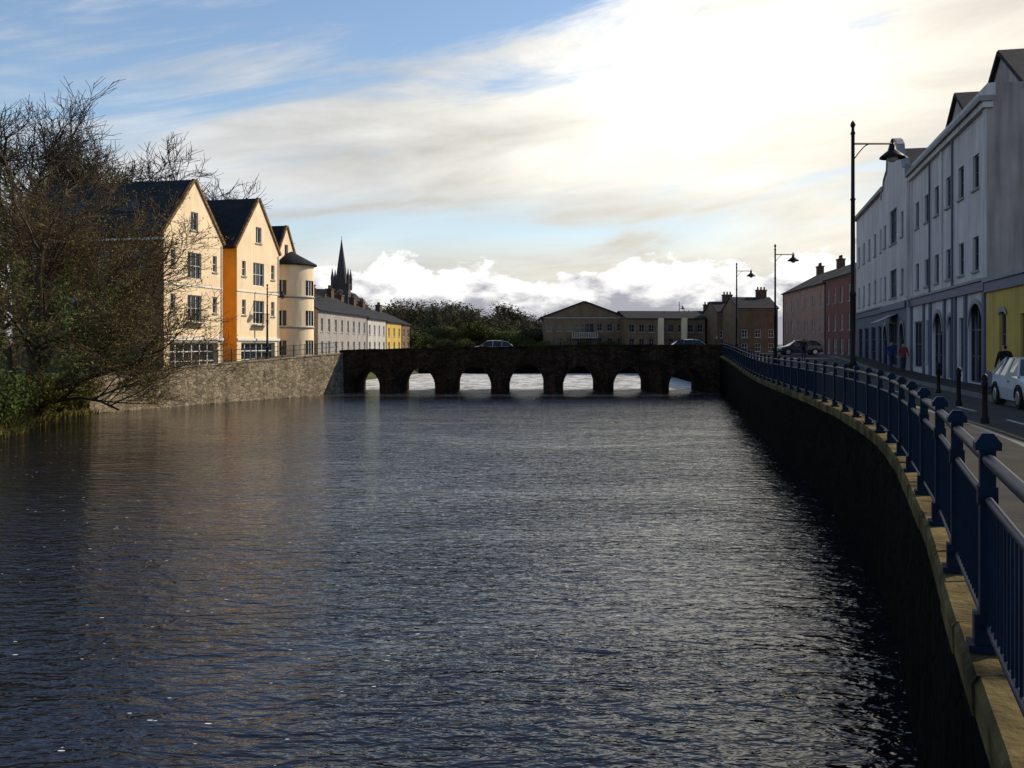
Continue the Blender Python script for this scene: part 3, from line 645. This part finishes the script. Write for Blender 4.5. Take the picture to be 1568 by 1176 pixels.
# ---------------------------------------------------------------- cars
def car(x,y,z,ang,k,name='parked_car'):
    b=B(); st=[(-2.1,.36,.6,.62,.66,.58),(-2.0,.24,.7,.75,.8,.68),(-1.15,.2,.86,.94,.85,.72),(-.45,.2,.9,1.40,.85,.58),(.1,.2,.91,1.46,.85,.59),(.9,.2,.92,1.43,.85,.58),(1.5,.22,.93,1.28,.84,.6),(1.95,.28,.9,.98,.8,.66),(2.08,.4,.72,.76,.7,.6)]
    rings=[]
    for (sx,zb,zl,zt,w,wr) in st: rings.append([(sx,-w*.92,zb),(sx,-w,(zb+zl)/2),(sx,-w*.97,zl),(sx,-wr,zt),(sx,0,zt+.03),(sx,wr,zt),(sx,w*.97,zl),(sx,w,(zb+zl)/2),(sx,w*.92,zb)])
    for i in range(len(st)-1):
        for j in range(8):
            kk=k
            if j in (2,5) and 2<=i<=6: kk='glass'
            if j in (3,4) and i in (2,6): kk='glass'
            b.poly([rings[i][j],rings[i][j+1],rings[i+1][j+1],rings[i+1][j]],kk,False)
        b.poly([rings[i][0],rings[i][8],rings[i+1][8],rings[i+1][0]],'rubber')
    b.poly(rings[0],k); b.poly(rings[-1],k)
    for s in (-1,1):
        for xm in (.12,.95): b.tube([(xm-.02,s*.83,.9),(xm,s*.6,1.44)],[.035,.035],4,k,False)
        b.tube([(-1.15,s*.8,.9),(-.45,s*.585,1.42)],[.04,.04],4,k,False); b.tube([(1.93,s*.76,.93),(1.5,s*.6,1.3),(.9,s*.59,1.44)],[.05,.05,.04],4,k,False)
        b.box(ID,-.95,-.75,min(s*.86,s*1.0),max(s*.86,s*1.0),.92,1.04,k)
        for wx in (-1.3,1.28):
            b.tube([(wx,s*.66,.31),(wx,s*.865,.31)],[.31,.31],20,'rubber',cap=True); b.tube([(wx,s*.866,.31),(wx,s*.88,.31)],[.2,.18],12,'hub',cap=True)
            b.tube([(wx+.37*math.cos(t),s*.853,.31+.37*math.sin(t)) for t in np.linspace(0,math.pi,10)],[.03]*10,5,'rubber')
        b.box(ID,-2.09,-1.93,s*.66-.13,s*.66+.13,.56,.70,'lens'); b.box(ID,1.93,2.08,s*.64-.12,s*.64+.12,.66,.86,'redlamp')
        b.box(ID,-.3,-.15,s*.856-.008,s*.856+.008,.74,.77,'rubber')
    b.box(ID,-2.14,-2.0,-.6,.6,.26,.42,'rubber'); b.box(ID,2.02,2.12,-.6,.6,.3,.46,'rubber'); b.box(ID,-2.13,-2.1,-.25,.25,.44,.54,'white'); b.box(ID,2.085,2.12,-.25,.25,.52,.63,'white')
    o=b.make(name,False); o.location=(x,y,z); o.rotation_euler=(0,0,ang); return o
car(15.5,28.9,ZG(28)-.15,math.atan2(1,.236),'carwhite')
car(PX(1224,95),95,ZG(95)-.02,0,'cardark')
car(PX(753,91.5),91.5,3.28,0,'carsilver','driving_car'); car(PX(1060,92),91.8,3.38,math.pi,'cardark','driving_car')

# ---------------------------------------------------------------- people
def cm(n,c): MT[n]=mat(n,c,.9,.2,20); return n
cm('skin',(.45,.27,.2)); cm('hair',(.03,.02,.015)); cm('jeans',(.03,.04,.08)); cm('coat_blue',(.02,.05,.16)); cm('coat_red',(.25,.04,.04)); cm('coat_dark',(.02,.02,.025)); cm('shoe',(.015,.015,.015))
def person(x,y,z,ang,coat,trouser='jeans',stride=.28,h=1.72):
    V=[(0,0,.93),(0,0,1.12),(0,.01,1.35),(0,.01,1.5),(0,-.01,1.60),(0,-.015,1.69),
       (-.1,0,.9),(-.10,-stride*.55,.5),(-.1,-stride*.6,.1),(-.1,-stride*.6-.17,.04),
       (.1,0,.9),(.10,stride*.2,.5),(.1,stride*.9,.13),(.1,stride*.9-.14,.04),
       (-.19,.01,1.42),(-.25,.06,1.15),(-.25,-.04,.92),(-.25,-.06,.84),
       (.19,.01,1.42),(.25,-.03,1.15),(.25,-.16,.95),(.25,-.19,.88)]
    Ed=[(0,1),(1,2),(2,3),(3,4),(4,5),(0,6),(6,7),(7,8),(8,9),(0,10),(10,11),(11,12),(12,13),(2,14),(14,15),(15,16),(16,17),(2,18),(18,19),(19,20),(20,21)]
    Rd=[.15,.14,.16,.055,.085,.09,.10,.065,.045,.04,.10,.065,.045,.04,.07,.05,.034,.03,.07,.05,.034,.03]
    me=bpy.data.meshes.new('p'); me.from_pydata(V,Ed,[]); o=bpy.data.objects.new('p',me); sc.collection.objects.link(o)
    md=o.modifiers.new('s','SKIN'); o.modifiers.new('ss','SUBSURF').levels=1
    for i,sv in enumerate(me.skin_vertices[0].data): sv.radius=(Rd[i],Rd[i]*(.75 if i in (0,1,2) else 1)); sv.use_root=(i==0)
    dg=bpy.context.evaluated_depsgraph_get(); dg.update(); ev=o.evaluated_get(dg); m2=bpy.data.meshes.new_from_object(ev)
    bpy.data.objects.remove(o)
    b=B(); vs=[tuple(v.co) for v in m2.vertices]
    for p in m2.polygons:
        c=p.center
        if c.z>1.71 or (c.z>1.58 and c.y>.02): k='hair'
        elif c.z>1.50: k='skin'
        elif abs(c.x)>.19 and c.z<.93: k='skin'
        elif c.z>.82: k=coat
        elif c.z>.1: k=trouser
        else: k='shoe'
        b.poly([vs[i] for i in p.vertices],k,True)
    b.tube([(0,-.09,1.66),(0,-.125,1.635),(0,-.095,1.625)],[.01,.016,.008],5,'skin')
    for s in (-1,1):
        b.lathe((s*.088,-.01,1.63),[(.0,-.03),(.018,-.015),(.018,.015),(0,.03)],6,'skin')
        hx,hy,hz=(-.25,-.06,.84) if s<0 else (.25,-.19,.88)
        for f in range(4): b.tube([(hx,hy-.025+.017*f,hz-.01),(hx-s*.004,hy-.027+.018*f,hz-.06),(hx-s*.02,hy-.027+.018*f,hz-.09-.006*(f in(1,2)))],[.009,.008,.006],5,'skin')
        b.tube([(hx,hy-.02,hz+.02),(hx-s*.01,hy-.055,hz-.01),(hx-s*.01,hy-.06,hz-.04)],[.011,.009,.007],5,'skin')
    o=b.make('pedestrian',False); o.location=(x,y,z); o.rotation_euler=(0,0,ang); o.scale=(h/1.75,)*3
person(FX(58)-1.2,58,ZG(58),.2,'coat_blue'); person(FX(57)-.55,57.2,ZG(57),-.1,'coat_red',h=1.65)
person(FX(33)-.9,33.5,ZG(33),math.pi,'coat_dark'); person(PX(1095,90.5),90,3.35,1.5,'coat_dark',h=1.8)
person(FX(52)-.8,72,ZG(72),2.9,'coat_dark')

# ---------------------------------------------------------------- trees
def rot_dir(d,ang,az):
    ref=Vector((0,0,1)) if abs(d.z)<.9 else Vector((1,0,0))
    a=d.cross(ref).normalized(); bq=d.cross(a)
    return (d*math.cos(ang)+(a*math.cos(az)+bq*math.sin(az))*math.sin(ang)).normalized()
def grow(b,rnd,p,d,Ln,r,lvl,maxl,ends,trop=.05,kids=(6,6,6,5,5),rmin=.012,wob=.16,ang=(.45,1.0),tk='twig'):
    ns=5 if lvl<2 else (4 if lvl<maxl-1 else 2); pts=[p.copy()]; dirs=[d.copy()]
    for i in range(ns):
        d=(d+Vector((rnd.gauss(0,wob),rnd.gauss(0,wob),rnd.gauss(0,wob)+trop))).normalized(); p=p+d*(Ln/ns); pts.append(p.copy()); dirs.append(d.copy())
    rr=[max(rmin*.6,r*(1-.6*i/ns)) for i in range(ns+1)]
    b.tube(pts,rr,(8,6,4,3,3,3)[lvl],'bark' if lvl<2 else tk)
    if lvl>=maxl-1: ends.append((pts[1],d)); ends.append((pts[-1],d))
    if lvl>=maxl: return
    n=kids[lvl]
    for k in range(n):
        t=(.35 if lvl==0 else .2)+(1-(.35 if lvl==0 else .2))*(k+rnd.random())/n
        f=t*ns; i=min(ns-1,int(f)); q=pts[i].lerp(pts[i+1],f-i)
        nd=rot_dir(dirs[i],rnd.uniform(*ang),rnd.uniform(0,2*math.pi))
        if nd.z<-.35: nd.z*=-.3; nd.normalize()
        grow(b,rnd,q,nd,Ln*rnd.uniform(.52,.75)*(1.1-.35*t),max(rmin,rr[i]*rnd.uniform(.5,.68)),lvl+1,maxl,ends,trop,kids,rmin,wob,ang,tk)
def leaves(b,rnd,pts,n,spread,size,k):
    for _ in range(n):
        p=rnd.choice(pts)[0]; c=p+Vector((rnd.gauss(0,spread),rnd.gauss(0,spread),rnd.gauss(0,spread)))
        a=Vector((rnd.gauss(0,1),rnd.gauss(0,1),rnd.gauss(0,1))).normalized(); e=a.orthogonal().normalized(); s=size*rnd.uniform(.6,1.4)
        b.poly([c-a*s,c+e*s*.45,c+a*s,c-e*s*.45],k)
rnd=random.Random(3); b=B(); ends=[]
base=Vector((-27.6,55.5,.9))
stems=[(Vector((.50,0,.8)),9.2,.26),(Vector((.8,.1,.55)),8.4,.2),(Vector((.1,-.1,1)),9.6,.3),(Vector((-.4,.1,.9)),8.6,.22),(Vector((.3,.3,.9)),9.4,.24),(Vector((1.0,-.2,.22)),6.4,.14),(Vector((-.1,.3,.95)),9.2,.22),(Vector((.45,-.3,.62)),8.2,.2),(Vector((.75,.2,.7)),8.6,.2)]
for dv,Ln,r in stems:
    grow(b,rnd,base+Vector((rnd.uniform(-.5,.5),rnd.uniform(-.4,.4),0)),dv.normalized(),Ln,r,0,4,ends,trop=.03,kids=(7,6,5,5),rmin=.016,wob=.14)
b.tube([base-Vector((0,0,1)),base+Vector((0,0,.4))],[.6,.4],9,'bark')
leaves(b,rnd,ends,19000,.16,.06,'leafolive')
mid=[e for e in ends if abs(e[0].x+24.8)<3.5 and 3<e[0].z<9]
rnd.shuffle(mid); leaves(b,rnd,mid[:110],6500,.36,.09,'leafgreen')
b.make('riverside_tree')
def bare(name,x,y,z,H,seed,maxl=4,lf=0,kids=(7,6,6,4),lk='leafdull',rmin=.022,tk='darktwig',wide=1.0):
    rnd=random.Random(seed); b=B(); ends=[]
    grow(b,rnd,Vector((0,0,0)),Vector((rnd.uniform(-.06,.06),0,1)).normalized(),H*.58,H*.022,0,maxl,ends,trop=.07,kids=kids,rmin=rmin,ang=(.4,.95),tk=tk)
    if lf: leaves(b,rnd,ends,lf,.35,.16,lk)
    A=np.array(b.v); k=H/np.percentile(A[:,2],99.5); A=A*k; A[:,:2]*=wide; b.v=[tuple(v) for v in A.tolist()]
    o=b.make(name,False); o.location=(x,y,z); return o
KB=(9,8,7,5)
bare('bare_tree',PX(-20,84),84,2.5,24.0,11,kids=KB,rmin=.026,wide=1.1); bare('bare_tree',PX(85,92),92,2.5,24.0,12,kids=KB,rmin=.026,wide=1.2)
bare('bare_tree',PX(205,104),104,2.5,23.0,15,kids=KB,rmin=.028,wide=1.2); bare('bare_tree',PX(145,96),98,2.5,24.3,18,kids=KB,rmin=.026,wide=1.15)
bare('bare_tree',PX(20,78),78,2.3,16,21,kids=(9,7,6,4),lf=3000,wide=1.2)
dt=bpy.data.objects.new('distant_trees',None); sc.collection.objects.link(dt)
meshes=[]
for i in range(4):
    o=bare('tree_crown_%d'%(i+1),0,0,0,9,30+i,3,lf=(1500 if i<2 else 4200),kids=(10,8,8),lk='leafdull' if i!=3 else 'leafgreen',tk='fartwig'); meshes.append(o)
rnd=random.Random(5); cnt=0
def put(px,d,top,kind,w=1.0):
    global cnt
    src=meshes[kind]
    if src.parent is None: o=src
    else:
        o=bpy.data.objects.new('tree_crown_%d'%(cnt+5),src.data); sc.collection.objects.link(o)
    o.parent=dt; zb=2.0; s=(PZ(top,d)-zb)/9.0; o.location=(PX(px,d),d,zb); o.scale=(s*w,s*w,s); o.rotation_euler=(0,0,rnd.uniform(0,6)); cnt+=1
for px in range(560,850,11):
    top=474+7*math.sin(px*.05)+rnd.uniform(-8,7)
    if 640<px<725: top=464+rnd.uniform(-4,7)
    if px>760: top=486+rnd.uniform(-6,6)
    put(px,rnd.uniform(165,192),top,(2 if 630<px<730 and rnd.random()<.6 else rnd.choice((0,1,2))),rnd.uniform(1.2,1.7))
for px in range(560,850,13): put(px,rnd.uniform(156,164),rnd.uniform(490,508),rnd.choice((0,1,2,3)),1.6)
for px in range(570,1000,20): put(px,rnd.uniform(152,156) if px<830 else 148.5,rnd.uniform(506,520) if px<830 else 523,rnd.choice((2,3)),1.5)
for px,d,top in ((490,135,450),(545,150,466),(600,170,462),(1100,170,470),(1060,180,478)): put(px,d,top,rnd.choice((0,1)),1.1)
def bush(x,y,z,r,h,n,seed,k):
    rnd=random.Random(seed); b=B(); tips=[]
    for _ in range(60):
        a=rnd.uniform(0,6.28); d=Vector((math.cos(a)*rnd.uniform(.2,1)*r,math.sin(a)*rnd.uniform(.2,1)*r,h*rnd.uniform(.5,1)))
        pts=[Vector((0,0,0)),d*.5+Vector((0,0,h*.15)),d]; b.tube(pts,[.03,.02,.01],3,'twig')
        for t in (.4,.6,.8,1): tips.append((d*t+Vector((0,0,h*.15*(1-t))),d))
    leaves(b,rnd,tips,n,r*.13,.09,k); o=b.make('riverbank_bush',False); o.location=(x,y,z)
for i,(x,y,r,h,k) in enumerate([(-24.8,47,2.2,2.6,'leafgreen'),(-26.2,51,2.2,2.8,'leafolive'),(-26.5,55,2.0,2.2,'leafolive'),(-27,58.5,2.0,2.4,'leafgreen'),(-27,61.3,1.6,2.2,'leafolive'),(-29,50,2.8,4,'leafgreen'),(-31,57,3,4,'leafdull'),(-24.3,43,2.2,2.4,'leafgreen')]):
    bush(x,y,.3 if i<5 else 1.5,r,h,2600,50+i,k)
b=B(); rnd=random.Random(9)
for _ in range(5000):
    y=rnd.uniform(46,62.5); x=XL(y)+rnd.uniform(-1.5,.5); a=rnd.uniform(0,6.28); h=rnd.uniform(.15,.5); w=.03
    z=.0 if x>XL(y) else .25+ (XL(y)-x)*.45
    b.poly([(x-w*math.cos(a),y-w*math.sin(a),z),(x+w*math.cos(a),y+w*math.sin(a),z),(x+rnd.gauss(0,.12),y+rnd.gauss(0,.12),z+h)],'leafolive')
b.make('bank_grass',False)

# ---------------------------------------------------------------- sky
AZ,EL=62,34
w=bpy.data.worlds.new('World'); sc.world=w; w.use_nodes=True; nt=w.node_tree; N=nt.nodes; L=nt.links
bg=N['Background']; bg.inputs['Strength'].default_value=.1
sky=N.new('ShaderNodeTexSky'); sky.sky_type='NISHITA'; sky.sun_disc=False; sky.sun_elevation=math.radians(EL); sky.sun_rotation=math.radians(AZ)
sky.air_density=1.0; sky.dust_density=.4; sky.ozone_density=1.5
tc=N.new('ShaderNodeTexCoord'); sx=N.new('ShaderNodeSeparateXYZ'); L.new(tc.outputs['Generated'],sx.inputs[0])
def K(op,a,bv=None,c=None):
    x=N.new('ShaderNodeMath'); x.operation=op
    for i,q in enumerate((a,bv,c)):
        if q is None: continue
        if hasattr(q,'links'): L.new(q,x.inputs[i])
        else: x.inputs[i].default_value=q
    return x.outputs[0]
def SS(v,a,bv):
    x=N.new('ShaderNodeMapRange'); x.interpolation_type='SMOOTHSTEP'; x.inputs['From Min'].default_value=a; x.inputs['From Max'].default_value=bv; L.new(v,x.inputs['Value']); return x.outputs[0]
az=K('ARCTAN2',sx.outputs[0],sx.outputs[1]); el=sx.outputs[2]
def nse(ax,ay,scale,det=6,rough=.55,dist=.3,off=0,skew=0):
    cx=N.new('ShaderNodeCombineXYZ'); L.new(K('MULTIPLY',az,ax),cx.inputs[0]); L.new(K('ADD',K('MULTIPLY',el,ay),K('MULTIPLY',az,skew)),cx.inputs[1]); cx.inputs[2].default_value=off
    n=N.new('ShaderNodeTexNoise'); n.inputs['Scale'].default_value=scale; n.inputs['Detail'].default_value=det; n.inputs['Roughness'].default_value=rough; n.inputs['Distortion'].default_value=dist
    L.new(cx.outputs[0],n.inputs['Vector']); return n.outputs['Fac']
def mixc(f,a,bv):
    x=N.new('ShaderNodeMix'); x.data_type='RGBA'
    L.new(f,x.inputs[0]) if hasattr(f,'links') else setattr(x.inputs[0],'default_value',f)
    for i,q in ((6,a),(7,bv)):
        if hasattr(q,'links'): L.new(q,x.inputs[i])
        else: x.inputs[i].default_value=(*q,1)
    return x.outputs[2]
def scl(c,s):
    x=N.new('ShaderNodeVectorMath'); x.operation='SCALE'; L.new(c,x.inputs[0])
    if hasattr(s,'links'): L.new(s,x.inputs['Scale'])
    else: x.inputs['Scale'].default_value=s
    return x.outputs[0]
n1=nse(1.6,9,1.8,7,.62,.5,0,-1.6); n2=nse(2,9,2.2,6,.55,.4,3.3,-1.0); n3=nse(10,17,1.5,8,.60,.15,7); n4=nse(10,20,2.2,6,.58,.2,11)
elb=K('ADD',K('ADD',.185,K('MULTIPLY',K('ADD',az,.52),.17)),K('MULTIPLY',SS(az,.05,.35),.17))
cov=SS(K('SUBTRACT',elb,el),-.09,.08)
ab=K('ABSOLUTE',az); front=SS(ab,1.6,.65)
dens=SS(K('ADD',K('MULTIPLY',n1,1.9),K('SUBTRACT',K('MULTIPLY',K('MULTIPLY',cov,front),.64),.70)),.28,.86)
gx=K('DIVIDE',K('SUBTRACT',el,.116),.024); gap=K('MULTIPLY',K('EXPONENT',K('MULTIPLY',K('MULTIPLY',gx,gx),-1)),K('MULTIPLY',SS(n2,.34,.54),SS(az,.32,.12)))
dens=K('MULTIPLY',dens,K('SUBTRACT',1,K('MULTIPLY',gap,.78)))
a1=K('SUBTRACT',az,.20); e1=K('SUBTRACT',el,.27)
g=K('EXPONENT',K('MULTIPLY',K('ADD',K('DIVIDE',K('MULTIPLY',a1,a1),.045),K('DIVIDE',K('MULTIPLY',e1,e1),.016)),-1))
cl=mixc(SS(az,-.5,.2),(.68,.71,.74),(.76,.72,.635))
val=K('ADD',K('ADD',.68,K('MULTIPLY',g,.60)),K('MULTIPLY',K('SUBTRACT',n2,.5),.9))
val=K('MULTIPLY',val,K('ADD',.32,K('MULTIPLY',front,.68)))
val=K('MAXIMUM',val,.12)
clc=scl(cl,K('MULTIPLY',val,14.5))
base_=mixc(dens,scl(sky.outputs[0],1.5),clc)
d2=SS(K('SUBTRACT',K('ADD',.080,K('MULTIPLY',K('SUBTRACT',n3,.5),.12)),el),-.001,.006)
sh=SS(K('ADD',el,K('MULTIPLY',K('SUBTRACT',n4,.5),.15)),.026,.066)
cum=scl(mixc(sh,(.40,.40,.46),(1.05,1.04,1.02)),10.2)
fin=mixc(K('MULTIPLY',K('MULTIPLY',d2,.97),K('ADD',.2,K('MULTIPLY',front,.8))),base_,cum)
L.new(fin,bg.inputs['Color'])
sd=bpy.data.lights.new('sun','SUN'); sd.energy=5.0; sd.angle=math.radians(.6); sd.color=(1,.87,.68)
so=bpy.data.objects.new('sun',sd); sc.collection.objects.link(so)
dv=Vector((math.sin(math.radians(AZ))*math.cos(math.radians(EL)),math.cos(math.radians(AZ))*math.cos(math.radians(EL)),math.sin(math.radians(EL))))
so.rotation_euler=dv.to_track_quat('Z','Y').to_euler(); so.location=dv*100

cd=bpy.data.cameras.new('camera'); cd.sensor_width=36; cd.lens=36*F/1568; cd.shift_y=-61/1568; cd.clip_end=9000; cd.clip_start=.05
co=bpy.data.objects.new('camera',cd); co.location=(0,0,EYE); co.rotation_euler=(math.pi/2,0,0); sc.collection.objects.link(co); sc.camera=co
sc.view_settings.view_transform='Standard'; sc.view_settings.look='None'; sc.view_settings.exposure=0
